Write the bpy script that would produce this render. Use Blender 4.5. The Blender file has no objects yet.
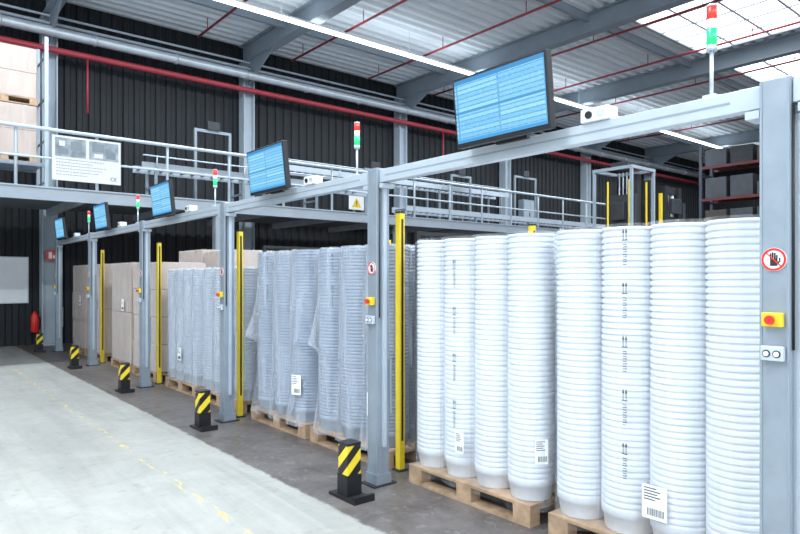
import bpy, math, random
from mathutils import Vector, noise, Matrix
random.seed(4)
S=bpy.context.scene; COL=S.collection
try:
    S.view_settings.view_transform='Standard'
except Exception: pass

# ---------------- materials ----------------
def nt(name):
    m=bpy.data.materials.new(name); m.use_nodes=True
    n=m.node_tree; b=n.nodes['Principled BSDF']; return m,n,b
def mat(name,col,rough=.5,metal=0,var=.08,scale=6,bump=0,emit=None,es=0,alpha=None):
    m,n,b=nt(name)
    tc=n.nodes.new('ShaderNodeTexCoord'); no=n.nodes.new('ShaderNodeTexNoise')
    no.inputs['Scale'].default_value=scale; no.inputs['Detail'].default_value=5
    n.links.new(tc.outputs['Object'],no.inputs['Vector'])
    r=n.nodes.new('ShaderNodeValToRGB'); r.color_ramp.elements[0].position=.3; r.color_ramp.elements[1].position=.7
    r.color_ramp.elements[0].color=[c*(1-var) for c in col]+[1]
    r.color_ramp.elements[1].color=[min(1,c*(1+var)) for c in col]+[1]
    n.links.new(no.outputs['Fac'],r.inputs['Fac']); n.links.new(r.outputs['Color'],b.inputs['Base Color'])
    b.inputs['Roughness'].default_value=rough; b.inputs['Metallic'].default_value=metal
    if bump:
        bp=n.nodes.new('ShaderNodeBump'); bp.inputs['Strength'].default_value=bump; bp.inputs['Distance'].default_value=.02
        n.links.new(no.outputs['Fac'],bp.inputs['Height']); n.links.new(bp.outputs['Normal'],b.inputs['Normal'])
    if emit:
        b.inputs['Emission Color'].default_value=list(emit)+[1]; b.inputs['Emission Strength'].default_value=es
    return m
M={}
M['steel']=mat('galvanised_steel',(.31,.36,.415),.42,.35,.12,5)
M['beam']=mat('beam_steel',(.48,.54,.60),.45,.2,.05,5)
M['girder']=mat('painted_girder',(.28,.335,.39),.6,0,.06,2)
M['column']=mat('painted_column',(.42,.49,.55),.6,0,.06,2)
M['black']=mat('black_plastic',(.012,.013,.016),.45,0,.2,8)
M['dark']=mat('dark_metal',(.03,.034,.04),.5,.2,.2,8)
M['yellow']=mat('yellow_paint',(.85,.62,.03),.45,0,.06,8)
M['red']=mat('red_plastic',(.75,.03,.02),.35,0,.05,8)
M['redpipe']=mat('red_pipe_paint',(.40,.04,.06),.45,0,.1,3)
M['duct']=mat('galvanised_duct',(.60,.66,.72),.35,.4,.1,3)
M['white']=mat('white_paint',(.82,.84,.86),.5,0,.03,5)
M['paper']=mat('paper',(.94,.95,.96),.8,0,.02,5)
M['ink']=mat('ink',(.02,.02,.025),.7,0,.1,5)
M['text']=mat('grey_ink',(.16,.17,.19),.7,0,.1,5)
M['grey']=mat('grey_print',(.36,.41,.45),.7,0,.6,5)
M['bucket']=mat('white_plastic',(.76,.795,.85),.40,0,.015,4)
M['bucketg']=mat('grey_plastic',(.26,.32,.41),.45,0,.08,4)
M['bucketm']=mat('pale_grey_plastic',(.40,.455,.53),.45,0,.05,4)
M['wood']=mat('pallet_wood',(.42,.285,.18),.8,0,.35,9,.3)
M['card']=mat('cardboard',(.50,.40,.34),.8,0,.08,3,.1)
M['cardl']=mat('pale_cardboard',(.58,.48,.42),.8,0,.06,3,.1)
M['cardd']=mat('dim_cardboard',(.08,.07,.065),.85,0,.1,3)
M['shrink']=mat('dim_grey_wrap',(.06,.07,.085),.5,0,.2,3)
M['tape']=mat('packing_tape',(.42,.32,.24),.4,0,.05,5)
M['rail']=mat('railing_steel',(.58,.66,.74),.4,.1,.05,5)
M['conv']=mat('conveyor_steel',(.24,.285,.33),.45,.2,.1,3)
M['deckf']=mat('mezzanine_fascia',(.44,.50,.56),.5,.1,.06,2)
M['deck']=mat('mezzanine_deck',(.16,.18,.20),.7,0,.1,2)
M['clad']=mat('black_cladding',(.010,.013,.017),.7,0,.15,1.5)
M['ceil']=mat('roof_deck',(.80,.87,.92),.6,0,.04,.7)
M['lamp']=mat('lamp_tube',(1,1,1),.5,0,0,1,0,(.92,.97,1),7)
M['green']=mat('green_lens',(.02,.45,.15),.3,0,.03,5,0,(.01,.75,.22),.9)
M['redl']=mat('red_lens',(.8,.03,.02),.3,0,.03,5,0,(1,.04,.03),.6)
M['sky']=mat('skylight_panel',(.9,.95,1),.5,0,.02,1,0,(.92,.97,1),3.5)
M['skybar']=mat('skylight_bar',(.62,.68,.74),.5,0,.02,1)
M['orange']=mat('rack_beam_red',(.14,.025,.025),.5,0,.08,5)
M['blue']=mat('rack_upright_blue',(.05,.07,.10),.5,0,.08,5)
def film_mat(name,fac,col,rough=.22,bumps=.35,lo=.6,hi=1.6,edge=.35):
    m,n,b=nt(name); n.nodes.remove(b)
    out=n.nodes['Material Output']
    tr=n.nodes.new('ShaderNodeBsdfTransparent'); p=n.nodes.new('ShaderNodeBsdfPrincipled')
    p.inputs['Base Color'].default_value=list(col)+[1]; p.inputs['Roughness'].default_value=rough
    tc=n.nodes.new('ShaderNodeTexCoord'); mp=n.nodes.new('ShaderNodeMapping'); mp.inputs['Scale'].default_value=(5,5,.5)
    no=n.nodes.new('ShaderNodeTexNoise'); no.inputs['Scale'].default_value=2.5; no.inputs['Detail'].default_value=2; no.inputs['Distortion'].default_value=.4
    n.links.new(tc.outputs['Object'],mp.inputs['Vector']); n.links.new(mp.outputs['Vector'],no.inputs['Vector'])
    if bumps:
        bp=n.nodes.new('ShaderNodeBump'); bp.inputs['Strength'].default_value=bumps; bp.inputs['Distance'].default_value=.02
        n.links.new(no.outputs['Fac'],bp.inputs['Height']); n.links.new(bp.outputs['Normal'],p.inputs['Normal'])
    mr=n.nodes.new('ShaderNodeMapRange'); mr.inputs['From Min'].default_value=.35; mr.inputs['From Max'].default_value=.7
    mr.inputs['To Min'].default_value=fac*lo; mr.inputs['To Max'].default_value=min(1,fac*hi)
    n.links.new(no.outputs['Fac'],mr.inputs['Value'])
    lw=n.nodes.new('ShaderNodeLayerWeight'); lw.inputs['Blend'].default_value=.25
    pw=n.nodes.new('ShaderNodeMath'); pw.operation='MULTIPLY'; pw.inputs[1].default_value=edge; n.links.new(lw.outputs['Facing'],pw.inputs[0])
    ad=n.nodes.new('ShaderNodeMath'); ad.operation='ADD'; ad.use_clamp=True; n.links.new(pw.outputs[0],ad.inputs[0]); n.links.new(mr.outputs['Result'],ad.inputs[1])
    mx=n.nodes.new('ShaderNodeMixShader'); n.links.new(ad.outputs[0],mx.inputs['Fac'])
    n.links.new(tr.outputs[0],mx.inputs[1]); n.links.new(p.outputs[0],mx.inputs[2]); n.links.new(mx.outputs[0],out.inputs['Surface'])
    return m
M['film']=film_mat('stretch_film',.07,(.88,.92,.97),.2,.12,.3,2.4,edge=.12)
M['filmc']=film_mat('carton_film',.10,(.86,.90,.96),.18,.3,.2,2.2,edge=.2)
M['filmg']=film_mat('grey_stretch_film',.12,(.84,.89,.97),.14,.1,.3,2.3,edge=.42)
def stripe_mat():
    m,n,b=nt('hazard_stripes')
    tc=n.nodes.new('ShaderNodeTexCoord'); sp=n.nodes.new('ShaderNodeSeparateXYZ'); n.links.new(tc.outputs['Object'],sp.inputs[0])
    a=n.nodes.new('ShaderNodeMath'); a.operation='SUBTRACT'; n.links.new(sp.outputs['Z'],a.inputs[0]); n.links.new(sp.outputs['X'],a.inputs[1])
    s=n.nodes.new('ShaderNodeMath'); s.operation='ADD'; n.links.new(a.outputs[0],s.inputs[0]); n.links.new(sp.outputs['Y'],s.inputs[1])
    d=n.nodes.new('ShaderNodeMath'); d.operation='MULTIPLY'; n.links.new(s.outputs[0],d.inputs[0]); d.inputs[1].default_value=6.2
    f=n.nodes.new('ShaderNodeMath'); f.operation='FRACT'; n.links.new(d.outputs[0],f.inputs[0])
    g=n.nodes.new('ShaderNodeMath'); g.operation='GREATER_THAN'; n.links.new(f.outputs[0],g.inputs[0]); g.inputs[1].default_value=.5
    mx=n.nodes.new('ShaderNodeMix'); mx.data_type='RGBA'; n.links.new(g.outputs[0],mx.inputs[0])
    mx.inputs[6].default_value=(.9,.68,.03,1); mx.inputs[7].default_value=(.015,.015,.018,1)
    n.links.new(mx.outputs[2],b.inputs['Base Color']); b.inputs['Roughness'].default_value=.4
    return m
M['stripe']=stripe_mat()
def screen_mat():
    m,n,b=nt('lit_screen')
    tc=n.nodes.new('ShaderNodeTexCoord'); sp=n.nodes.new('ShaderNodeSeparateXYZ'); n.links.new(tc.outputs['Generated'],sp.inputs[0])
    cb=n.nodes.new('ShaderNodeCombineXYZ'); n.links.new(sp.outputs['Y'],cb.inputs[0]); n.links.new(sp.outputs['Z'],cb.inputs[1])
    br=n.nodes.new('ShaderNodeTexBrick'); n.links.new(cb.outputs[0],br.inputs['Vector'])
    br.offset=0; br.inputs['Scale'].default_value=1; br.inputs['Brick Width'].default_value=.485; br.inputs['Row Height'].default_value=.07
    br.inputs['Mortar Size'].default_value=.010
    br.inputs['Color1'].default_value=(.17,.55,.90,1); br.inputs['Color2'].default_value=(.36,.77,.95,1); br.inputs['Mortar'].default_value=(.09,.40,.78,1)
    mp=n.nodes.new('ShaderNodeMapping'); mp.inputs['Scale'].default_value=(30,85,1); n.links.new(cb.outputs[0],mp.inputs['Vector'])
    no=n.nodes.new('ShaderNodeTexNoise'); no.inputs['Scale'].default_value=1; no.inputs['Detail'].default_value=0; n.links.new(mp.outputs[0],no.inputs['Vector'])
    g=n.nodes.new('ShaderNodeMapRange'); g.inputs['From Min'].default_value=.5; g.inputs['From Max'].default_value=.75; g.inputs['To Max'].default_value=.30; n.links.new(no.outputs['Fac'],g.inputs['Value'])
    mx=n.nodes.new('ShaderNodeMix'); mx.data_type='RGBA'; n.links.new(g.outputs[0],mx.inputs[0]); n.links.new(br.outputs['Color'],mx.inputs[6]); mx.inputs[7].default_value=(.7,.95,1,1)
    def band(lo,hi):
        h=n.nodes.new('ShaderNodeMath'); h.operation='GREATER_THAN'; h.inputs[1].default_value=lo; n.links.new(sp.outputs['Z'],h.inputs[0])
        k=n.nodes.new('ShaderNodeMath'); k.operation='LESS_THAN'; k.inputs[1].default_value=hi; n.links.new(sp.outputs['Z'],k.inputs[0])
        t=n.nodes.new('ShaderNodeMath'); t.operation='MULTIPLY'; n.links.new(h.outputs[0],t.inputs[0]); n.links.new(k.outputs[0],t.inputs[1]); return t.outputs[0]
    src=mx.outputs[2]
    for lo,hi,c in ((.93,1.1,(.04,.28,.62,1)),(.46,.50,(.06,.32,.66,1)),(-.1,.05,(.06,.36,.72,1))):
        m2=n.nodes.new('ShaderNodeMix'); m2.data_type='RGBA'; n.links.new(band(lo,hi),m2.inputs[0]); n.links.new(src,m2.inputs[6]); m2.inputs[7].default_value=c; src=m2.outputs[2]
    b.inputs['Base Color'].default_value=(.01,.02,.03,1)
    n.links.new(src,b.inputs['Emission Color']); b.inputs['Emission Strength'].default_value=1.0
    b.inputs['Roughness'].default_value=.35
    return m
M['screen']=screen_mat()
def mesh_mat():
    m,n,b=nt('wire_mesh'); out=n.nodes['Material Output']
    tc=n.nodes.new('ShaderNodeTexCoord'); sp=n.nodes.new('ShaderNodeSeparateXYZ'); n.links.new(tc.outputs['Object'],sp.inputs[0])
    def ln(o,fr):
        a=n.nodes.new('ShaderNodeMath'); a.operation='MULTIPLY'; a.inputs[1].default_value=fr; n.links.new(o,a.inputs[0])
        f=n.nodes.new('ShaderNodeMath'); f.operation='FRACT'; n.links.new(a.outputs[0],f.inputs[0])
        g=n.nodes.new('ShaderNodeMath'); g.operation='LESS_THAN'; g.inputs[1].default_value=.18; n.links.new(f.outputs[0],g.inputs[0]); return g
    a=ln(sp.outputs['X'],24); c=ln(sp.outputs['Z'],24)
    mxm=n.nodes.new('ShaderNodeMath'); mxm.operation='MAXIMUM'; n.links.new(a.outputs[0],mxm.inputs[0]); n.links.new(c.outputs[0],mxm.inputs[1])
    tr=n.nodes.new('ShaderNodeBsdfTransparent'); mx=n.nodes.new('ShaderNodeMixShader')
    b.inputs['Base Color'].default_value=(.02,.022,.025,1)
    n.links.new(mxm.outputs[0],mx.inputs[0]); n.links.new(tr.outputs[0],mx.inputs[1]); n.links.new(b.outputs[0],mx.inputs[2]); n.links.new(mx.outputs[0],out.inputs['Surface'])
    return m
M['mesh']=mesh_mat()
def floor_mat():
    m,n,b=nt('concrete_floor')
    g=n.nodes.new('ShaderNodeNewGeometry'); sp=n.nodes.new('ShaderNodeSeparateXYZ'); n.links.new(g.outputs['Position'],sp.inputs[0])
    def noise_(sc,det=6,rough=.6,dist=0,vec=None):
        no=n.nodes.new('ShaderNodeTexNoise'); no.inputs['Scale'].default_value=sc; no.inputs['Detail'].default_value=det; no.inputs['Roughness'].default_value=rough; no.inputs['Distortion'].default_value=dist
        n.links.new(vec or g.outputs['Position'],no.inputs['Vector']); return no.outputs['Fac']
    def ramp(f,p0,c0,p1,c1):
        r=n.nodes.new('ShaderNodeValToRGB'); e=r.color_ramp.elements; e[0].position=p0; e[0].color=c0+(1,); e[1].position=p1; e[1].color=c1+(1,)
        n.links.new(f,r.inputs['Fac']); return r.outputs['Color']
    def mth(op,a,v):
        x=n.nodes.new('ShaderNodeMath'); x.operation=op
        for i,q in enumerate((a,v)):
            if hasattr(q,'links'): n.links.new(q,x.inputs[i])
            else: x.inputs[i].default_value=q
        return x.outputs[0]
    def mix(f,a,c):
        x=n.nodes.new('ShaderNodeMix'); x.data_type='RGBA'; n.links.new(f,x.inputs[0])
        for i,v in ((6,a),(7,c)):
            if hasattr(v,'links'): n.links.new(v,x.inputs[i])
            else: x.inputs[i].default_value=v
        return x.outputs[2]
    light=ramp(noise_(1.1,10,.75,.6),.32,(.335,.335,.315),.66,(.47,.465,.435))
    fine=noise_(9,8,.75)
    light=mix(mth('MULTIPLY',mth('GREATER_THAN',fine,.60),.28),light,(.22,.215,.205,1))
    mp=n.nodes.new('ShaderNodeMapping'); mp.inputs['Scale'].default_value=(3.5,.25,1); n.links.new(g.outputs['Position'],mp.inputs['Vector'])
    streak=noise_(1.6,5,.6,.6,mp.outputs[0])
    light=mix(mth('MULTIPLY',ramp(streak,.48,(0,0,0),.66,(1,1,1)),.40),light,(.27,.265,.25,1))
    spot=noise_(3.7,3,.5,.2)
    light=mix(mth('MULTIPLY',ramp(spot,.64,(0,0,0),.72,(1,1,1)),.4),light,(.20,.195,.18,1))
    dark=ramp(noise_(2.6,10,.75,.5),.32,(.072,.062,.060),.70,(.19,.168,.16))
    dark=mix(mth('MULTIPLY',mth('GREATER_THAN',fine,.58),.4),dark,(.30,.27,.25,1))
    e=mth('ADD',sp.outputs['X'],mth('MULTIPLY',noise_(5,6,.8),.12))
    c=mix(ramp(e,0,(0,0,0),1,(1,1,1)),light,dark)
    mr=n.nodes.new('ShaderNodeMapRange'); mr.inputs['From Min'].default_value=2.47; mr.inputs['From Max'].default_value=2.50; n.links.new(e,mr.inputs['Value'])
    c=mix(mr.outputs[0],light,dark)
    l=mth('MULTIPLY',mth('GREATER_THAN',sp.outputs['X'],1.748),mth('LESS_THAN',sp.outputs['X'],1.804))
    mp2=n.nodes.new('ShaderNodeMapping'); mp2.inputs['Scale'].default_value=(9,2.2,1); n.links.new(g.outputs['Position'],mp2.inputs['Vector'])
    wn=ramp(noise_(2.2,6,.75,0,mp2.outputs[0]),.53,(0,0,0),.59,(1,1,1))
    c=mix(mth('MULTIPLY',mth('MULTIPLY',l,wn),.85),c,(.82,.62,.10,1))
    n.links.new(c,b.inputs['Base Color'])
    r=n.nodes.new('ShaderNodeMapRange'); r.inputs['To Min'].default_value=.25; r.inputs['To Max'].default_value=.6; n.links.new(fine,r.inputs['Value']); n.links.new(r.outputs[0],b.inputs['Roughness'])
    bp=n.nodes.new('ShaderNodeBump'); bp.inputs['Strength'].default_value=.08; n.links.new(fine,bp.inputs['Height']); n.links.new(bp.outputs['Normal'],b.inputs['Normal'])
    return m
M['floor']=floor_mat()

# ---------------- geometry helpers ----------------
def newmesh(name,vs,fs,mats,mi=None,smooth=False):
    me=bpy.data.meshes.new(name); me.from_pydata(vs,[],fs)
    for m in mats: me.materials.append(m)
    if mi: me.polygons.foreach_set('material_index',mi)
    if smooth: me.polygons.foreach_set('use_smooth',[True]*len(fs))
    me.update(); return me
def obj(name,me,parent=None,loc=(0,0,0),rot=(0,0,0)):
    o=bpy.data.objects.new(name,me); COL.objects.link(o); o.location=loc; o.rotation_euler=rot
    if parent: o.parent=parent
    return o
def boxes(name,bl,mats,parent=None,loc=(0,0,0),bevel=0,rot=(0,0,0)):
    vs=[];fs=[];mi=[]
    if not isinstance(mats,list): mats=[mats]
    for b in bl:
        x0,x1,y0,y1,z0,z1=b[:6]; k=b[6] if len(b)>6 else 0; o=len(vs)
        vs+=[(x0,y0,z0),(x1,y0,z0),(x1,y1,z0),(x0,y1,z0),(x0,y0,z1),(x1,y0,z1),(x1,y1,z1),(x0,y1,z1)]
        fs+=[(o,o+3,o+2,o+1),(o+4,o+5,o+6,o+7),(o,o+1,o+5,o+4),(o+1,o+2,o+6,o+5),(o+2,o+3,o+7,o+6),(o+3,o,o+4,o+7)]; mi+=[k]*6
    ob=obj(name,newmesh(name,vs,fs,mats,mi),parent,loc,rot)
    if bevel:
        bv=ob.modifiers.new('bevel','BEVEL'); bv.width=bevel; bv.segments=2; bv.limit_method='ANGLE'
    return ob
def dup(o,parent,loc):
    c=o.copy(); COL.objects.link(c); c.parent=parent; c.location=loc; return c
def tubes_mesh(name,segs,mat_,n=12,cap=True):
    vs=[];fs=[]
    for p0,p1,r in segs:
        p0=Vector(p0);p1=Vector(p1); d=(p1-p0).normalized()
        a=d.orthogonal().normalized(); c=d.cross(a); o=len(vs)
        for p in (p0,p1):
            for i in range(n):
                t=2*math.pi*i/n; vs.append(tuple(p+a*math.cos(t)*r+c*math.sin(t)*r))
        for i in range(n):
            j=(i+1)%n; fs.append((o+i,o+j,o+n+j,o+n+i))
        fs.append(tuple(o+i for i in reversed(range(n)))); fs.append(tuple(o+n+i for i in range(n)))
    me=newmesh(name,vs,fs,[mat_])
    for p in me.polygons:
        if len(p.vertices)==4: p.use_smooth=True
    return me
def tubes(name,segs,mat_,parent=None,loc=(0,0,0),n=12): return obj(name,tubes_mesh(name,segs,mat_,n),parent,loc)
def revolve(name,prof,mat_,parent=None,loc=(0,0,0),n=32,flat=False):
    vs=[];fs=[]
    for r,z in prof:
        for i in range(n):
            t=2*math.pi*i/n; vs.append((r*math.cos(t),r*math.sin(t),z))
    for k in range(len(prof)-1):
        for i in range(n):
            j=(i+1)%n; fs.append((k*n+i,k*n+j,(k+1)*n+j,(k+1)*n+i))
    fs.append(tuple(reversed(range(n)))); o=(len(prof)-1)*n; fs.append(tuple(range(o,o+n)))
    me=newmesh(name,vs,fs,[mat_],None,True)
    return obj(name,me,parent,loc)
def empty(name,loc,label,cat,group=None,rotz=0):
    e=bpy.data.objects.new(name,None); e.empty_display_size=.2; COL.objects.link(e); e.location=loc; e.rotation_euler=(0,0,rotz)
    tag(e,label,cat,group); return e
def tag(o,label,cat,group=None):
    o['label']=label; o['category']=cat
    if group: o['group']=group
    return o
def struct(o,label,cat):
    o['label']=label;o['category']=cat;o['kind']='structure'; return o
def copy_thing(src,loc,label=None,rotz=None):
    kids_map={}
    for c in list(bpy.data.objects):
        if c.parent: kids_map.setdefault(c.parent.name,[]).append(c)
    def rec(o,par):
        c=o.copy(); COL.objects.link(c)
        if par: c.parent=par
        for k in kids_map.get(o.name,[]): rec(k,c)
        return c
    t=rec(src,None); t.location=loc
    if label: t['label']=label
    if rotz is not None: t.rotation_euler=(0,0,rotz)
    return t

# ---------------- room ----------------
H=8.6; WY=17.45; XR=38
f=boxes('floor',[(-14,XR+.5,-10,WY+.3,-.2,0)],M['floor']); struct(f,'worn pale grey concrete floor with dark lane strip','floor')
def corr(name,mat_,a0,a1,pitch,depth,func,duty=.5):
    vs=[];fs=[];a=a0;pts=[]
    while a<a1:
        pts+=[(a,0),(a+pitch*duty*.8,0),(a+pitch*duty,depth),(a+pitch*.9,depth)]; a+=pitch
    pts.append((a1,0))
    for p in pts: 
        q=func(*p); vs+=[q[0],q[1]]
    for i in range(len(pts)-1): fs.append((2*i,2*i+2,2*i+3,2*i+1))
    return obj(name,newmesh(name,vs,fs,[mat_]))
w=corr('wall_back',M['clad'],-14,XR+.5,.28,.05,lambda a,d:((a,WY-d,0),(a,WY-d,H))); struct(w,'black vertically ribbed metal cladding wall','wall')
w=corr('wall_right',M['clad'],-10,WY,.28,.05,lambda a,d:((XR-d,a,0),(XR-d,a,H))); struct(w,'black ribbed metal cladding end wall','wall')
c=corr('ceiling',M['ceil'],-10,WY,.33,.10,lambda a,d:((-14,a,H-d),(XR,a,H-d))); struct(c,'pale grey trapezoidal steel roof deck','ceiling')
for k,(x0,x1,y0,y1) in enumerate([(15.0,19.2,2.0,8.9),(20.9,25,2.0,8.9)]):
    fr=[(x0,x1,y0,y0+.1,H-.2,H-.08,1),(x0,x1,y1-.1,y1,H-.2,H-.08,1),(x0,x0+.1,y0,y1,H-.2,H-.08,1),(x1-.1,x1,y0,y1,H-.2,H-.08,1),(x0+.02,x1-.02,y0+.02,y1-.02,H-.15,H-.11,0)]
    for j in range(1,7):
        a=y0+(y1-y0)*j/7; fr.append((x0,x1,a-.03,a+.03,H-.18,H-.1,2))
    for i in range(1,5): 
        x=x0+(x1-x0)*i/5; fr.append((x-.03,x+.03,y0,y1,H-.19,H-.1,2))
    o=boxes('window_%d'%(k+1),fr,[M['sky'],M['column'],M['skybar']]); struct(o,'bright milky roof skylight with slim bars','skylight')
gx=[3.1,8.3,14.2,19.8,25.5,31.2]
for i,x in enumerate(gx):
    o=boxes('roof_girder',[(-.15,.15,-10,WY-.05,-.03,0),(-.15,.15,-10,WY-.05,-.52,-.49),(-.02,.02,-10,WY-.05,-.49,-.03)],M['girder'],None,(x,0,H-.10))
    tag(o,'grey painted steel I-girder under the roof deck','steel beam','roof girders')
    o=boxes('steel_column',[(-.17,.17,-.17,-.14,0,H-.63),(-.17,.17,.14,.17,0,H-.63),(-.03,.03,-.14,.14,0,H-.63),(-.2,.2,-.2,.2,0,.03)],M['column'],None,(x,WY-.25,0),rot=(0,0,math.pi/2))
    tag(o,'grey steel H-column against black cladding','steel column','hall columns')
    vs=[(-.02,-.15,H-.62),(-.02,-1.65,H-.62),(-.02,-.15,H-1.3),(.02,-.15,H-.62),(.02,-1.65,H-.62),(.02,-.15,H-1.3)]
    o2=obj('girder_haunch',newmesh('girder_haunch',vs,[(0,1,2),(3,5,4),(0,3,4,1),(1,4,5,2),(2,5,3,0)],[M['girder']]),o,(0,0,0),(0,0,-math.pi/2))
for y in (1.5,5.5,9.5,14.9):
    o=boxes('roof_purlin',[(-14,XR-.2,-.05,.05,-.2,0)],M['girder'],None,(0,y,H-.1)); tag(o,'slim grey roof purlin under the deck','steel beam','roof purlins')
for x in (6.6,9.5,12.3,15.2,18.1,21.2,24.0,27.2):
    o=tubes('sprinkler_pipe',[((0,-9,0),(0,WY-.8,0),.032)]+[((0,y,0),(0,y,.32),.012) for y in range(-8,17,3)],M['redpipe'],None,(x,0,H-.42))
    tag(o,'thin red sprinkler pipe hung below the roof','pipe','sprinkler branch pipes')
o=tubes('fire_main_pipe',[((-13,0,0),(XR-1,0,0),.075)]+[((x+.5,0,0),(x+.5,.48,0),.02) for x in range(-12,36,4)]+[((x,0,-1.4),(x,0,0),.025) for x in (3.9,16.0)],M['redpipe'],None,(0,WY-.56,7.10)); tag(o,'long red fire main pipe along black wall','pipe')
o=tubes('ventilation_duct',[((-13,0,0),(XR-1,0,0),.12)]+[((x,0,0),(x+.05,0,0),.14) for x in range(-12,36,2)],M['duct'],None,(0,WY-.75,7.47),16); tag(o,'round silver duct running along black wall','duct')
o=tubes('cable_conduit',[((-13,0,0),(XR-1,0,0),.04)],M['rail'],None,(0,WY-.5,7.74)); tag(o,'pale conduit high on black wall','pipe','wall conduits')
o=tubes('cable_conduit',[((-13,0,0),(XR-1,0,0),.03)],M['rail'],None,(0,WY-.5,7.92)); tag(o,'pale conduit high on black wall','pipe','wall conduits')
for (y,x0,x1) in ((13.3,-6,35.4),(3.0,-10,14),(-5,-12,14)):
    e=empty('linear_light',(0,y,H-.76),'continuous white linear ceiling light','ceiling light','linear ceiling lights')
    boxes('housing',[(x0,x1,-.06,.06,0,.06)],M['white'],e)
    boxes('lamp_tube',[(x0,x1,-.07,.07,-.045,0)],M['lamp'],e)
    hg=None
    for k in range(int((x1-x0)/4)):
        x=x0+1.3+k*4
        if hg is None: hg=tubes('hanger',[((0,0,.05),(0,0,.66),.008)],M['rail'],e,(x,0,0),n=6)
        else: dup(hg,e,(x,0,0))
    L=bpy.data.lights.new('light_line','AREA'); L.shape='RECTANGLE'; L.size=x1-x0; L.size_y=.3; L.energy=(x1-x0)*(48 if y>10 else 72); L.color=(.88,.95,1)
    lo=bpy.data.objects.new('light_line',L); COL.objects.link(lo); lo.location=((x0+x1)/2,y,H-.84)
    L=bpy.data.lights.new('roof_fill_up','AREA'); L.shape='RECTANGLE'; L.size=x1-x0; L.size_y=.3; L.energy=(x1-x0)*(3 if y>10 else 20); L.color=(.86,.94,1)  # added upward fill to brighten the roof deck; no such tube on the fixture
    lo=bpy.data.objects.new('roof_fill_up',L); COL.objects.link(lo); lo.location=((x0+x1)/2,y,H-.69); lo.rotation_euler=(math.pi,0,0)

# ---------------- mezzanine ----------------
MY=13.5
e=empty('mezzanine_platform',(0,MY,0),'grey steel mezzanine platform along black wall','mezzanine')
boxes('fascia_beam',[(-8,25,0,.03,3.13,3.33),(-8,25,-.05,.08,3.33,3.36),(-8,25,-.05,.08,3.10,3.13)],M['deckf'],e)
boxes('deck',[(-8,25,.08,3.48,3.26,3.36)],M['deck'],e)
jo=boxes('joist',[(0,.1,.08,3.45,3.10,3.26)],M['deckf'],e,(-7,0,0))
for x in range(-5,25,2): dup(jo,e,(x,0,0))
sl=boxes('support_leg',[(-.09,.09,.12,.3,0,3.10),(-.15,.15,.05,.37,0,.02)],M['column'],e,(-2.6,0,0))
for x in (.55,5.9,11.2,16.5,21.8): dup(sl,e,(x,0,0))
r=empty('safety_railing',(0,MY+.02,3.36),'pale steel tube railing on mezzanine edge','railing')
tubes('handrail',[((-8,0,1.1),(25,0,1.1),.036)],M['rail'],r)
tubes('knee_rail',[((-8,0,.55),(25,0,.55),.024)],M['rail'],r)
pm=tubes('railing_post',[((0,.03,0),(0,.03,1.1),.03)],M['rail'],r,(-7.9,0,0))
for i in range(1,24): dup(pm,r,(-7.9+i*1.4,0,0))
def conveyor(y,z,x0,x1,lab,guide=True,step=2.1):
    cv=empty('roller_conveyor',(x0,y,3.36),lab,'conveyor','mezzanine conveyors')
    boxes('side_frame',[(0,x1-x0,-.35,-.3,z-.08,z+.08),(0,x1-x0,.3,.35,z-.08,z+.08)],M['deckf'],cv)
    rr=tubes('conveyor_roller',[((.1+i*.25,-.3,z),(.1+i*.25,.3,z),.03) for i in range(int((x1-x0-.2)/.25))],M['conv'],cv,n=8); rr['kind']='stuff'
    if guide: tubes('guide_rail',[((0,-.4,z+.22),(x1-x0,-.4,z+.22),.016)]+[((x_,-.4,z-.05),(x_,-.4,z+.22),.012) for x_ in [.3+k*2.1 for k in range(int((x1-x0-.3)/2.1)+1)]],M['rail'],cv,n=8)
    lg=boxes('conveyor_leg',[(-.03,.03,-.34,-.28,0,z-.08),(-.03,.03,.28,.34,0,z-.08),(-.03,.03,-.28,.28,z*.4,z*.4+.04)],M['conv'],cv,(.3,0,0))
    x=.3+step
    while x<x1-x0: dup(lg,cv,(x,0,0)); x+=step
conveyor(14.6,.75,4.4,11.0,'grey roller conveyor on mezzanine deck'); conveyor(14.6,.35,12.0,24,'low grey roller conveyor on mezzanine deck',False,2.7)
conveyor(15.8,1.35,8,18,'raised grey roller conveyor on mezzanine deck',True,3.1)
for x,h,wd in ((6.4,1.9,.9),(11.5,1.5,.7),(15.2,1.7,.9),(18.6,2.0,1.2)):
    gf=empty('conveyor_gantry',(x,15.2,3.36),'slim grey steel gantry frame over conveyor','frame','mezzanine gantries')
    boxes('gantry_frame',[(-wd/2-.03,-wd/2+.03,-.06,.0,0,h),(wd/2-.03,wd/2+.03,-.06,.0,0,h),(-wd/2-.03,wd/2+.03,-.06,.0,h,h+.07)],M['conv'],gf)
    boxes('drive_unit',[(-.16,.16,-.1,.06,h+.07,h+.28)],M['dark'],gf,bevel=.01)
for x,h in ((12.6,1.2),(20.6,1.5)):
    c_=empty('control_cabinet',(x,16.7,3.36),'dark grey electrical control cabinet on mezzanine','cabinet','mezzanine control cabinets')
    boxes('cabinet_body',[(-.4,.4,-.14,.14,.08,h),(-.38,.38,-.12,.12,0,.08)],M['conv'],c_,bevel=.01)
    boxes('cabinet_door',[(-.38,-.01,-.155,-.14,.12,h-.04),(.01,.38,-.155,-.14,.12,h-.04)],M['girder'],c_)
    boxes('door_handle',[(-.05,-.03,-.18,-.155,h*.55,h*.65)],M['black'],c_)
b=empty('information_banner',(3.1,MY-.06,3.5),'white printed banner with two grey pictures on railing','sign')
boxes('panel',[(-.62,.62,-.012,.0,0,.86)],M['paper'],b)
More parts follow.
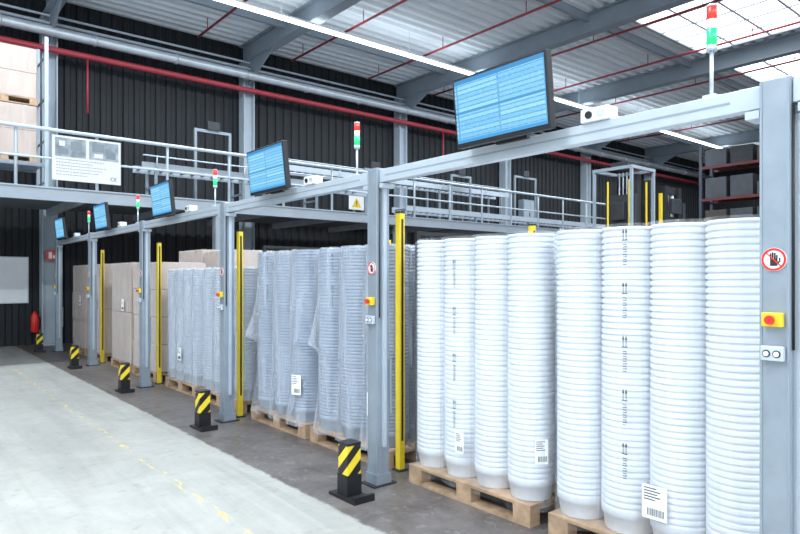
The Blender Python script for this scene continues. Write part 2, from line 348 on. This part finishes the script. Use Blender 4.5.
boxes('picture',[(-.57,-.03,-.016,-.012,.46,.82)],M['grey'],b); boxes('picture',[(.03,.57,-.016,-.012,.46,.82)],M['grey'],b)
for (xa,xb,za,zb_,mm) in ((-.52,-.34,.5,.62,'conv'),(-.30,-.10,.60,.76,'conv'),(.08,.30,.62,.78,'conv'),(.34,.52,.50,.64,'conv'),(.12,.28,.5,.58,'paper'),(-.5,-.4,.66,.76,'paper')):
    boxes('picture_detail',[(xa,xb,-.018,-.0161,za,zb_)],M[mm],b)
tl=[]
for i,(a,c_) in enumerate([(-.55,.3),(-.55,.1),(-.55,.35),(-.55,.28),(-.55,.2),(-.55,.0)]):
    z=.40-i*.058; x=a
    while x<c_:
        wd=random.uniform(.015,.045); tl.append((x,min(x+wd,c_),-.015,-.012,z,z+.010)); x+=wd+.015
boxes('printed_text',tl,M['text'],b)['kind']='stuff'
tc=bpy.data.curves.new('mark_text','FONT'); tc.body='CE'; tc.size=.10; tc.extrude=.001
o=bpy.data.objects.new('tmp',tc); COL.objects.link(o); bpy.context.view_layer.update()
me=bpy.data.meshes.new_from_object(o.evaluated_get(bpy.context.evaluated_depsgraph_get())); me.materials.clear(); me.materials.append(M['ink']); bpy.data.objects.remove(o)
obj('conformity_mark',me,b,(.42,-.016,.07),(math.pi/2,0,0))
wsn=empty('warning_sign',(9.6,MY-.05,3.42),'white plate with yellow warning triangle on railing','sign')
boxes('panel',[(-.24,.24,-.01,0,0,.36)],M['paper'],wsn)
obj('warning_triangle',newmesh('warning_triangle',[(-.15,-.013,.06),(.15,-.013,.06),(0,-.013,.32)],[(0,1,2)],[M['yellow']]),wsn)
boxes('exclamation_mark',[(-.012,.012,-.017,-.014,.14,.24),(-.012,.012,-.017,-.014,.09,.115)],M['ink'],wsn)

# ---------------- wall items (far end) ----------------
wb=empty('white_board',(2.05,WY-.06,1.05),'white wall panel on dark ribbed wall','board')
boxes('panel',[(-.62,.62,-.03,0,0,1.05)],M['white'],wb); boxes('board_frame',[(-.65,.65,-.035,.0,-.03,0),(-.65,.65,-.035,.0,1.05,1.08),(-.65,-.62,-.035,0,0,1.05),(.62,.65,-.035,0,0,1.05)],M['duct'],wb)
fe=empty('fire_extinguisher',(2.80,WY-.3,.32),'red fire extinguisher hung near grey column','fire extinguisher')
revolve('tank',[(.06,0),(.085,.02),(.085,.38),(.06,.45),(.025,.49),(.025,.52)],M['red'],fe); boxes('valve',[(-.03,.08,-.02,.02,.52,.55),(-.02,.02,-.02,.02,.5,.58)],M['black'],fe)
tubes('hose',[((.03,-.05,.52),(.1,-.07,.3),.012),((.1,-.07,.3),(.09,-.07,.08),.012)],M['black'],fe); boxes('wall_bracket',[(-.02,.02,.07,.26,.3,.34)],M['black'],fe)
sg=empty('fire_sign',(3.13,WY-.49,2.05),'small red fire equipment sign on column','sign')
boxes('panel',[(-.12,.12,0,.02,0,.24)],M['red'],sg)
boxes('flame_symbol',[(-.07,0,-.003,0,.04,.2),(.02,.07,-.003,0,.05,.12)],M['paper'],sg)
def carton_load(name,loc,sx,sy,sz,rows,mat_,label,film=True,group=None,cols=1):
    e=empty(name,loc,label,'cardboard boxes',group)
    h=sz/rows; wy=sy/cols
    for i in range(rows):
        for j in range(cols):
            j_=random.uniform(-.006,.006)
            boxes('carton',[(-sx/2+j_,sx/2+j_,-sy/2+j*wy+.003,-sy/2+(j+1)*wy-.003,i*h+.003,(i+1)*h-.003)],mat_,e,bevel=.010)
            ym=-sy/2+(j+.5)*wy
            boxes('packing_tape',[(-sx/2-.002+j_,sx/2+.002+j_,ym-.025,ym+.025,(i+1)*h-.08,(i+1)*h-.001)],M['tape'],e)
    if film:
        box_film('stretch_film',sx/2+.015,sy/2+.015,-.0,sz+.01,M['filmc'],e)
    return e
def box_film(name,hx,hy,z0,z1,mat_,parent,n=72,lev=20):
    vs=[];fs=[]
    for l in range(lev+1):
        z=z0+(z1-z0)*l/lev
        for i in range(n):
            t=2*math.pi*i/n; cx,sy=math.cos(t),math.sin(t); k=1/5
            x=math.copysign(abs(cx)**k,cx)*hx; y=math.copysign(abs(sy)**k,sy)*hy
            s=1.006+.012*noise.noise(Vector((x*5,y*5,z*2)))
            vs.append((x*s,y*s,z-(.03*abs(noise.noise(Vector((x*7,y*7,3)))) if l==lev else 0)))
    for l in range(lev):
        for i in range(n):
            j=(i+1)%n; fs.append((l*n+i,l*n+j,(l+1)*n+j,(l+1)*n+i))
    return obj(name,newmesh(name,vs,fs,[mat_],None,True),parent)
def bucket_film(name,px,py,cols,R,z0,z1,mat_,parent,tight,flare=0,lev=60,seed=0):
    """film drawn round a 2 x n group of stacks, sinking in between the columns"""
    per=[]; R=R+.006; Y=(cols-1)/2*py
    def dip(d):
        d=min(abs(d),R*.999); return (R-math.sqrt(R*R-d*d))*tight
    N=16*cols-10
    for i in range(N):
        y=Y-2*Y*i/N; k=round((y+Y)/py); per.append((-px-R+dip(y-(k*py-Y)),y,-1,0))
    for i in range(12): t=math.pi+math.pi/2*i/12; per.append((-px+R*math.cos(t),-Y+R*math.sin(t),math.cos(t),math.sin(t)))
    for i in range(14):
        x=-px+2*px*i/14; d=min(abs(x+px),abs(x-px)); per.append((x,-Y-R+min(dip(d),R*.5),0,-1))
    for i in range(12): t=-math.pi/2+math.pi/2*i/12; per.append((px+R*math.cos(t),-Y+R*math.sin(t),math.cos(t),math.sin(t)))
    for i in range(N):
        y=-Y+2*Y*i/N; k=round((y+Y)/py); per.append((px+R-dip(y-(k*py-Y)),y,1,0))
    for i in range(12): t=math.pi/2*i/12; per.append((px+R*math.cos(t),Y+R*math.sin(t),math.cos(t),math.sin(t)))
    for i in range(14):
        x=px-2*px*i/14; d=min(abs(x+px),abs(x-px)); per.append((x,Y+R-min(dip(d),R*.5),0,1))
    for i in range(12): t=math.pi/2+math.pi/2*i/12; per.append((-px+R*math.cos(t),Y+R*math.sin(t),math.cos(t),math.sin(t)))
    n=len(per); vs=[];fs=[]
    qm=.47
    for l in range(lev+1):
        q=l/lev; z=z0+(z1-z0)*q
        for (x,y,nx,ny) in per:
            off=.006; zz=z
            if flare:
                dc=math.hypot(x+px+R*.7,y-Y-R*.7)
                dc2=math.hypot(x+px+R*.7,y+Y+R*.7)
                up=max(0,1-abs(q-qm)/(.05 if q<qm else .34)); up=up**1.8
                lobe=math.exp(-(dc/.11)**2)+math.exp(-(dc2/.10)**2)*.4
                off+=flare*up*lobe
                s_=min(1,max(0,(y+Y)/(2*Y)))
                hem=qm-.06*math.sin(math.pi*s_)
                off+=.008*max(0,1-abs(q-hem)/.025)
                low=max(0,(.28-q)/.28)
                off+=flare*.35*low**1.5*(1+.4*lobe)
            if l==lev: off-=.03
            if l==0: zz=z+.03*noise.noise(Vector((x*9,y*9,seed)))
            vs.append((x+nx*off,y+ny*off,zz))
    for l in range(lev):
        for i in range(n):
            j=(i+1)%n; fs.append((l*n+i,l*n+j,(l+1)*n+j,(l+1)*n+i))
    return obj(name,newmesh(name,vs,fs,[mat_],None,True),parent)

# ---------------- pallet ----------------
def build_pallet(loc):
    e=empty('wooden_pallet',loc,'wooden four-way pallet under wrapped load','pallet','wooden pallets')
    for x in (-.3275,-.17,0,.17,.3275):
        boxes('deck_board',[(x-.0725 if abs(x)>.2 or x==0 else x-.05,x+.0725 if abs(x)>.2 or x==0 else x+.05,-.6,.6,.122,.144)],M['wood'],e,bevel=.003)
    for y in (-.5275,0,.5275): boxes('cross_board',[(-.4,.4,y-.0725,y+.0725,.1,.122)],M['wood'],e)
    for x in (-.35,0,.35):
        for y in (-.5275,0,.5275): boxes('spacer_block',[(x-.05,x+.05,y-.0725,y+.0725,.022,.1)],M['wood'],e,bevel=.003)
        boxes('bottom_board',[(x-.05,x+.05,-.6,.6,0,.022)],M['wood'],e)
    return e
def stack_prof(R,r,hbase,pitch,n,soft=False):
    p=[(r*.90,0),(r*.915,.005),(R*.95,hbase-.03),(R,hbase-.026)]
    for i in range(n):
        z=hbase+i*pitch
        if soft: p+=[(R,z),(R,z+pitch*.55),(r,z+pitch*.72),(r,z+pitch*.88)]
        else: p+=[(R*.996,z),(R,z+pitch*.06),(R,z+pitch*.58),(R*.996,z+pitch*.64),(r,z+pitch*.68),(r,z+pitch*.95)]
    z=hbase+n*pitch
    p+=[(R,z),(R,z+.015),(R*.97,z+.018),(R*.9,z-.0)]
    return p
TP=revolve('tmp',stack_prof(.156,.1465,.12,.0351,46),M['bucket'],n=40); ME_W=TP.data; bpy.data.objects.remove(TP)
TP=revolve('tmp',stack_prof(.190,.184,.12,.031,52,True),M['bucketg']); ME_G=TP.data; bpy.data.objects.remove(TP)
TP=revolve('tmp',stack_prof(.152,.147,.14,.034,42),M['bucketm']); ME_M=TP.data; bpy.data.objects.remove(TP)
def label_part(e,x,y,z,w,h,rotz=0,name='shipping_label'):
    bl=[(-.004,0,-w/2,w/2,0,h,0)]
    zz=h*.93
    for i in range(5):
        bl.append((-.005,-.004,-w*random.uniform(.0,.3),w*.42,zz-h*.03,zz,1)); zz-=h*.085
    yy=-w*.38
    while yy<w*.30:
        q=random.uniform(.002,.005); bl.append((-.005,-.004,yy,yy+q,h*.10,h*.32,1)); yy+=q+random.uniform(.003,.006)
    return boxes(name,bl,[M['paper'],M['ink']],e,(x,y,z),rot=(0,0,rotz))
def marks_part(e,x,y,z0,z1,step=.34):
    z=z1
    while z-step*.8>z0:
        vs=[];fs=[]
        def quad(a,b_,c_,d): 
            o=len(vs); vs.extend([(x,)+a,(x,)+b_,(x,)+c_,(x,)+d]); fs.append((o,o+1,o+2,o+3))
        for yy in (y+.009,y-.009):
            quad((yy-.002,z-.066),(yy+.002,z-.066),(yy+.002,z-.025),(yy-.002,z-.025))
            o=len(vs); vs.extend([(x,yy-.007,z-.027),(x,yy+.007,z-.027),(x,yy,z)]); fs.append((o,o+1,o+2))
        quad((y-.018,z-.07),(y+.018,z-.07),(y+.018,z-.065),(y-.018,z-.065))
        zz=z-.085
        for k in range(9):
            quad((y-.012,zz-.009),(y+.012,zz-.009),(y+.012,zz-.005),(y-.012,zz-.005))
            if k%2: quad((y-.012,zz-.009),(y-.007,zz-.009),(y-.007,zz),(y-.012,zz))
            zz-=.014
        obj('printed_marking',newmesh('printed_marking',vs,fs,[M['ink']]),e)
        z-=step
SEED=[0]
def bucket_load(name,y,me,label,filmm,group,tight=.8,flare=0,dz=1.73,zb=-.0,xoff=3.645,px=.225,py=.312,cols=4,R=.157):
    e=empty(name,(xoff,y,.146),label,'stacked buckets',group)
    for i in range(cols):
        for j in range(2):
            o=obj('bucket_stack',me,e,((j-.5)*2*px+random.uniform(-.004,.004),(i-(cols-1)/2)*py+random.uniform(-.003,.003),0)); o.rotation_euler=(random.uniform(-.002,.002),random.uniform(-.002,.002),random.random()*6)
    SEED[0]+=7
    bucket_film('stretch_film',px,py,cols,R,zb,dz,filmm,e,tight,flare,seed=SEED[0])
    return e
YA1,YA2,YB1,YB2,YC1,YC2=3.17,1.83,4.74,6.03,7.53,8.86
XA=3.60
p0=build_pallet((XA,YA1,0))
pal_pos=[(XA,YA2),(3.65,YB1),(3.65,YB2),(3.65,YC1),(3.65,YC2),(3.65,10.46),(3.65,11.76),(4.9,10.46),(4.9,11.76),(3.65,13.58),(3.65,14.85)]
for (x,y) in pal_pos: copy_thing(p0,(x,y,0))
GA='wrapped bucket loads'
a1=bucket_load('wrapped_bucket_load',YA1,ME_W,'tall stacks of white plastic buckets in clear film, on wooden pallet',M['film'],GA,.6,dz=1.77,zb=-.06,xoff=XA)
a2=bucket_load('wrapped_bucket_load',YA2,ME_W,'tall stacks of white plastic buckets in clear film, beside grey post',M['film'],GA,.6,dz=1.77,zb=-.06,xoff=XA)
marks_part(a1,-.394,.10,.1,1.6); marks_part(a2,-.394,.08,.0,1.74,.30)
label_part(a1,-.30,-.612,.25,.09,.16,math.radians(60)); label_part(a1,-.396,.04,.20,.08,.15); label_part(a2,-.400,-.10,.16,.14,.18)
lb='stacks of blue-grey containers in loose translucent film, on wooden pallet'
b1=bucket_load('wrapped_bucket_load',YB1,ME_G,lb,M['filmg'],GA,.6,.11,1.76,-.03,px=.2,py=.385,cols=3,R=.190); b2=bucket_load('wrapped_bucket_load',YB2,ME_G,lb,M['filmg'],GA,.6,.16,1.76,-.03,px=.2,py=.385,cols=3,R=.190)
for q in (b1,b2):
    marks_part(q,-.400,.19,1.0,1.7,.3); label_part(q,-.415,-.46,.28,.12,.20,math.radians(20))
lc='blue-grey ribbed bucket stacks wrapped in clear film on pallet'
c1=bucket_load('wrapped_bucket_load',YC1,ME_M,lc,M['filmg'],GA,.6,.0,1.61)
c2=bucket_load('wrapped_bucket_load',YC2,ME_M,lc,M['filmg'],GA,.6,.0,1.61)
label_part(c1,-.40,-.2,.3,.13,.18); label_part(c2,-.40,0,.3,.13,.18)
for (x,y,h,rows,cols,mm,lab) in [(3.65,10.46,1.72,4,2,'cardl','stacked beige cardboard cartons film-wrapped on pallet'),(3.65,11.76,1.74,2,1,'card','large brown cardboard boxes film-wrapped on pallet'),
    (4.9,10.46,1.95,4,2,'cardl','stacked pale cardboard cartons on pallet'),(4.9,11.76,2.0,4,2,'cardl','stacked pale cardboard cartons on pallet'),
    (3.65,13.58,1.75,2,1,'card','large brown cardboard boxes wrapped on pallet'),(3.65,14.85,1.75,3,1,'card','stacked brown cardboard cartons on pallet')]:
    q=carton_load('cardboard_load',(x,y,.146),.78,1.18,h,rows,M[mm],lab,True,'cardboard pallet loads',cols)
    if x<4: label_part(q,-.415,-.2,.9,.14,.2)
mr=empty('shelf_rack',(1.93,15.6,3.362),'grey steel rack holding large cartons on mezzanine','rack')
for x in (-.78,.72): boxes('rack_upright',[(x,x+.07,-.5,-.43,0,3.4),(x,x+.07,.43,.5,0,3.4)]+[(x+.02,x+.05,-.43,.43,z,z+.04) for z in (.3,1.2,2.1,3.0)],M['column'],mr)
for y in (-.5,.44): boxes('rack_beam',[(-.71,.72,y,y+.05,.62,.70)],M['conv'],mr)
boxes('rack_shelf',[(-.71,.72,-.45,.44,.67,.70)],M['deckf'],mr)
zt=3.362+.702
for k in range(2):
    p=copy_thing(p0,(1.93,15.6,zt),'wooden pallet under large carton on rack',math.pi/2)
    q=carton_load('cardboard_load',(1.93,15.6,zt+.146),1.18,.78,1.06,2,M['card'],'wrapped tan cardboard cartons on rack pallet',True,'mezzanine cartons')
    zt+=.146+1.072

# ---------------- lane portal frame ----------------
PX=2.935
postY=[1.047,3.897,6.70,9.58,12.6,15.5]
def build_post(loc):
    e=empty('portal_post',loc,'grey steel portal post with operator controls','steel post','lane portal posts')
    boxes('post_body',[(0,.12,-.06,.06,.012,2.46)],M['steel'],e,bevel=.006)
    boxes('profile_edge',[(-.004,.0,-.058,-.048,.02,2.45),(-.004,0,.048,.058,.02,2.45),(.03,.036,-.063,-.06,.02,2.45),(.085,.091,-.063,-.06,.02,2.45)],M['girder'],e)
    boxes('corner_bracket',[(.0,.115,.062,.12,2.30,2.335),(.0,.115,-.12,-.088,2.30,2.335)],M['beam'],e)
    boxes('base_plate',[(-.05,.17,-.09,.09,0,.012)],M['dark'],e)
    boxes('foot_guard',[(-.012,.132,-.07,.07,.012,.09)],M['steel'],e)
    zc=1.683
    s=obj('prohibition_sign',tubes_mesh('prohibition_sign',[((-.0085,0,zc),(-.004,0,zc),.050)],M['paper'],40),e); s['label']='round red-ringed open hand prohibition sign'
    vs=[];fs=[];n=40
    for i in range(n):
        t=2*math.pi*i/n
        for r in (.039,.0485): vs.append((-.0105,math.cos(t)*r,zc+math.sin(t)*r))
    for i in range(n):
        j=(i+1)%n; fs.append((2*i,2*j,2*j+1,2*i+1))
    obj('red_ring',newmesh('red_ring',vs,fs,[M['red']]),s)
    hb=[(-.0098,-.009,-.0145,.0145,zc-.027,zc+.003)]
    for k,(yy,h) in enumerate(((-.0123,.017),(-.0042,.025),(.0042,.028),(.0123,.023))): hb.append((-.0098,-.009,yy-.0031,yy+.0031,zc+.003,zc+.003+h))
    hb.append((-.0098,-.009,-.021,-.0145,zc-.018,zc-.008)); hb.append((-.0098,-.009,-.026,-.020,zc-.012,zc+.007))
    boxes('hand_symbol',hb,M['ink'],s)
    d=.029; wq=.0018
    vs=[(-.0115,d+wq,zc+d-wq),(-.0115,d-wq,zc+d+wq),(-.0115,-d-wq,zc-d+wq),(-.0115,-d+wq,zc-d-wq)]
    obj('red_bar',newmesh('red_bar',vs,[(0,1,2,3)],[M['red']]),s)
    s=boxes('emergency_stop',[(-.036,-.004,-.04,.04,1.397,1.457)],M['yellow'],e,bevel=.004)
    obj('stop_button',tubes_mesh('stop_button',[((-.054,-.0,1.427),(-.036,0,1.427),.012),((-.063,-.0,1.427),(-.050,0,1.427),.019)],M['red'],20),s)
    s=boxes('button_box',[(-.035,-.004,-.045,.045,1.253,1.315)],M['duct'],e,bevel=.004)
    for yy in (-.02,.02):
        obj('push_button',tubes_mesh('push_button',[((-.043,yy,1.283),(-.035,yy,1.283),.011)],M['white'],16),s)
        obj('button_collar',tubes_mesh('button_collar',[((-.038,yy,1.283),(-.035,yy,1.283),.016)],M['black'],16),s)
    boxes('cable_duct',[(.045,.075,-.085,-.06,.3,2.3)],M['beam'],e)
    tubes('cable',[((.02,-.066,1.3),(.02,-.066,2.34),.005)],M['black'],e,n=8)
    boxes('side_guard',[(.122,.128,-.075,.10,.55,.98)],M['column'],e)
    return e
P0=build_post((PX,postY[0],0))
for y in postY[1:]: copy_thing(P0,(PX,y,0))
yb=[-.3]+postY
for i in range(len(yb)-1):
    L=yb[i+1]-yb[i]
    y0=.0 if i==0 else .062; 
    e=empty('portal_beam',(PX+.02,yb[i],2.345),'pale grey steel cross beam joining lane posts','steel beam','lane portal beams')
    boxes('beam_body',[(0,.07,y0,L-.062,0,.1)],M['beam'],e,bevel=.004)
    boxes('beam_groove',[(-.002,0,y0+.13,L-.13,.045,.055)],M['girder'],e)
    boxes('cable_tray',[(.072,.13,y0,L-.062,.03,.09)],M['girder'],e)
monY=[2.49,5.41,8.33,11.3,14.45]
def build_monitor(loc):
    e=empty('wall_monitor',loc,'black flat screen monitor showing light blue tables','monitor','lane monitors')
    t=math.radians(-6); 
    boxes('housing',[(-.02,.03,-.365,.365,0,.43),(.03,.055,-.24,.24,.06,.36)],M['black'],e,bevel=.006,rot=(0,t,0))
    boxes('screen',[(-.0225,-.0205,-.348,.348,.028,.414)],M['screen'],e,rot=(0,t,0))
    boxes('wall_mount',[(.06,.1,-.04,.04,.02,.2),(.075,.1,-.12,.12,.0,.05)],M['dark'],e)
    return e
m0=build_monitor((PX-.09,monY[0],2.43))
for y in monY[1:]: copy_thing(m0,(PX-.09,y,2.43))
slY=[1.335,4.18,7.02,9.9,12.85]
def build_sl(loc):
    e=empty('signal_tower_light',loc,'slim signal tower light, red over green on grey pole','signal light','signal tower lights')
    tubes('pole',[((0,0,0),(0,0,.22),.009)],M['duct'],e); boxes('mount_plate',[(-.03,.03,-.03,.03,0,.012)],M['duct'],e)
    tubes('lamp_base',[((0,0,.22),(0,0,.245),.024)],M['duct'],e,n=20)
    tubes('green_lens',[((0,0,.245),(0,0,.32),.023)],M['green'],e,n=20)
    tubes('clear_lens',[((0,0,.32),(0,0,.365),.023)],M['white'],e,n=20)
    tubes('red_lens',[((0,0,.365),(0,0,.425),.023)],M['redl'],e,n=20)
    tubes('cap',[((0,0,.425),(0,0,.435),.024)],M['duct'],e,n=20)
    return e
s0=build_sl((PX+.055,slY[0],2.446))
for y in slY[1:]: copy_thing(s0,(PX+.055,y,2.446))
def build_sc(loc):
    e=empty('scanner_unit',loc,'small white junction box with lens on beam','sensor box','beam scanner units')
    boxes('box_body',[(-.05,.05,-.085,.085,.0,.075)],M['white'],e,bevel=.008)
    obj('lens',tubes_mesh('lens',[((-.06,.03,.038),(-.05,.03,.038),.02)],M['black'],20),e)
    boxes('indicator_panel',[(-.053,-.05,-.07,-.02,.02,.055)],M['duct'],e)
    return e
c0=build_sc((PX+.05,1.93,2.446))
for y in (4.85,7.75,10.7,13.8): copy_thing(c0,(PX+.05,y,2.446))
def build_lc(loc):
    e=empty('light_curtain_column',loc,'tall yellow safety light curtain column','safety column','light curtain columns')
    boxes('column_body',[(-.028,.028,-.028,.028,.012,2.15)],M['yellow'],e,bevel=.003)
    boxes('lens_window',[(-.010,.010,-.031,-.027,.25,2.1)],M['black'],e)
    boxes('base_plate',[(-.05,.05,-.05,.05,0,.012)],M['dark'],e)
    boxes('end_cap',[(-.029,.029,-.029,.029,2.15,2.165)],M['black'],e)
    return e
l0=build_lc((3.34,4.05,0)) 
for (x,y) in ((3.20,6.81),(3.25,9.73),(3.22,12.82),(5.16,4.12),(5.5,6.93),(5.6,9.75)): copy_thing(l0,(x,y,0))
def build_fence(loc):
    e=empty('mesh_fence',loc,'black wire mesh divider fence between lanes','fence','lane divider fences')
    boxes('fence_frame',[(0,.03,-.015,.015,0,2.0),(1.55,1.58,-.015,.015,0,2.0),(0.03,1.55,-.015,.015,1.97,2.0),(0.03,1.55,-.015,.015,.1,.13)],M['black'],e)
    boxes('wire_panel',[(.03,1.55,-.003,.003,.13,1.97)],M['mesh'],e)
    return e
f0=build_fence((3.44,3.96,0))
copy_thing(f0,(3.5,6.82,0))
def build_bol(loc):
    e=empty('protective_bollard',loc,'black and yellow striped guard bollard on base','bollard','striped guard bollards')
    boxes('striped_body',[(-.06,.06,-.06,.06,.17,.385)],M['stripe'],e,bevel=.004)
    boxes('cap',[(-.063,.063,-.063,.063,.385,.405)],M['black'],e,bevel=.004)
    boxes('foot',[(-.064,.064,-.064,.064,.02,.17)],M['black'],e)
    boxes('base_plate',[(-.09,.09,-.19,.14,0,.02),(-.09,.09,-.19,-.16,.02,.05)],M['black'],e)
    return e
bY=[3.8,6.55,9.4,12.43,15.7]
bo=build_bol((2.65,bY[0],0))
for y in bY[1:]: copy_thing(bo,(2.65,y,0))

# ---------------- machine & rack behind ----------------
mc=empty('pallet_lift_machine',(11.3,6.75,0),'tall open dark lift mast with yellow rails','machine')
for (x,y) in ((-.4,-.4),(.4,-.4),(-.4,.4),(.4,.4)): boxes('frame_post',[(x-.025,x+.025,y-.025,y+.025,0,3.7)],M['girder'],mc)
boxes('top_frame',[(-.43,.43,-.43,-.37,3.7,3.76),(-.43,.43,.37,.43,3.7,3.76),(-.43,-.37,-.37,.37,3.7,3.76),(.37,.43,-.37,.37,3.7,3.76)],M['girder'],mc)
boxes('mast',[(.0,.16,-.28,-.15,0,3.65),(.0,.16,.15,.28,0,3.65),(.02,.12,-.15,.15,3.4,3.6),(.02,.12,-.15,.15,2.5,2.7),(.02,.12,-.15,.15,3.0,3.12)],M['black'],mc)
boxes('lift_carriage',[(-.14,.0,-.32,.32,2.65,3.25),(-.24,-.14,-.14,.14,2.75,3.1)],M['dark'],mc,bevel=.01)
boxes('drive_motor',[(-.15,.2,-.2,.2,3.76,3.9)],M['dark'],mc,bevel=.02)
for y in (-.08,0,.08): tubes('lift_chain',[((-.02,y,.1),(-.02,y,3.7),.012)],M['duct'],mc)
for (x,y) in ((-.36,-.33),(-.36,.12),(.22,-.36),(.3,.3)): boxes('yellow_rail',[(x,x+.025,y,y+.025,0,3.5)],M['yellow'],mc)
boxes('back_panel',[(.2,.37,.34,.36,.2,3.6),(.36,.38,-.36,.34,.2,3.55)],M['dark'],mc)
mc2=empty('lifting_mast',(12.25,6.3,0),'black lift mast with twin hydraulic cylinders','machine')
boxes('mast_rail',[(-.32,-.2,-.08,.08,0,3.45),(.2,.32,-.08,.08,0,3.45),(-.2,.2,-.04,.04,3.3,3.45),(-.2,.2,-.04,.04,1.8,1.9),(-.2,.2,-.04,.04,2.6,2.85)],M['black'],mc2)
for x in (-.1,.1): tubes('hydraulic_cylinder',[((x,0,0),(x,0,3.3),.03)],M['duct'],mc2)
boxes('yellow_rail',[(-.38,-.34,-.03,.03,0,3.3)],M['yellow'],mc2)
boxes('cable_carrier',[(.34,.46,-.1,.1,0,3.15)],M['dark'],mc2)
boxes('pump_unit',[(-.18,.18,-.16,-.08,2.9,3.2)],M['dark'],mc2,bevel=.01)
rk=empty('pallet_rack',(24.2,5.2,0),'tall dark steel pallet rack with red beams','rack')
for y in (0,2.9,5.8): boxes('rack_upright',[(-.5,-.4,y-.05,y+.05,0,6.6),(.4,.5,y-.05,y+.05,0,6.6)]+[(-.4,.4,y-.02,y+.02,z,z+.05) for z in (.5,1.5,2.5,3.5,4.5,5.5,6.3)],M['blue'],rk)
for z in (1.8,3.4,4.6,5.8):
    for y in (0,2.9): boxes('rack_beam',[(-.5,-.45,y+.05,y+2.85,z-.1,z),(.45,.5,y+.05,y+2.85,z-.1,z)],M['orange'],rk)
    for bay in range(2):
        for k in range(3):
            y=5.2+bay*2.9+.55+k*.9
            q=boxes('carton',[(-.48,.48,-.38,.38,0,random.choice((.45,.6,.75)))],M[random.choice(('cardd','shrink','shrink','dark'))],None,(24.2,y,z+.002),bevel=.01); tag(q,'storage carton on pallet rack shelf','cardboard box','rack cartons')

# ---------------- world, camera ----------------
W=bpy.data.worlds.new('World'); S.world=W; W.use_nodes=True
bg=W.node_tree.nodes['Background']; bg.inputs[0].default_value=(.79,.89,1,1); bg.inputs[1].default_value=1.35
cam=bpy.data.cameras.new('camera'); cam.sensor_width=36; cam.lens=28.2; cam.shift_y=.015; cam.clip_end=200
co=bpy.data.objects.new('camera',cam); COL.objects.link(co); co.location=(0,0,1.6); co.rotation_euler=(math.radians(90),0,math.radians(-39.5))
S.camera=co
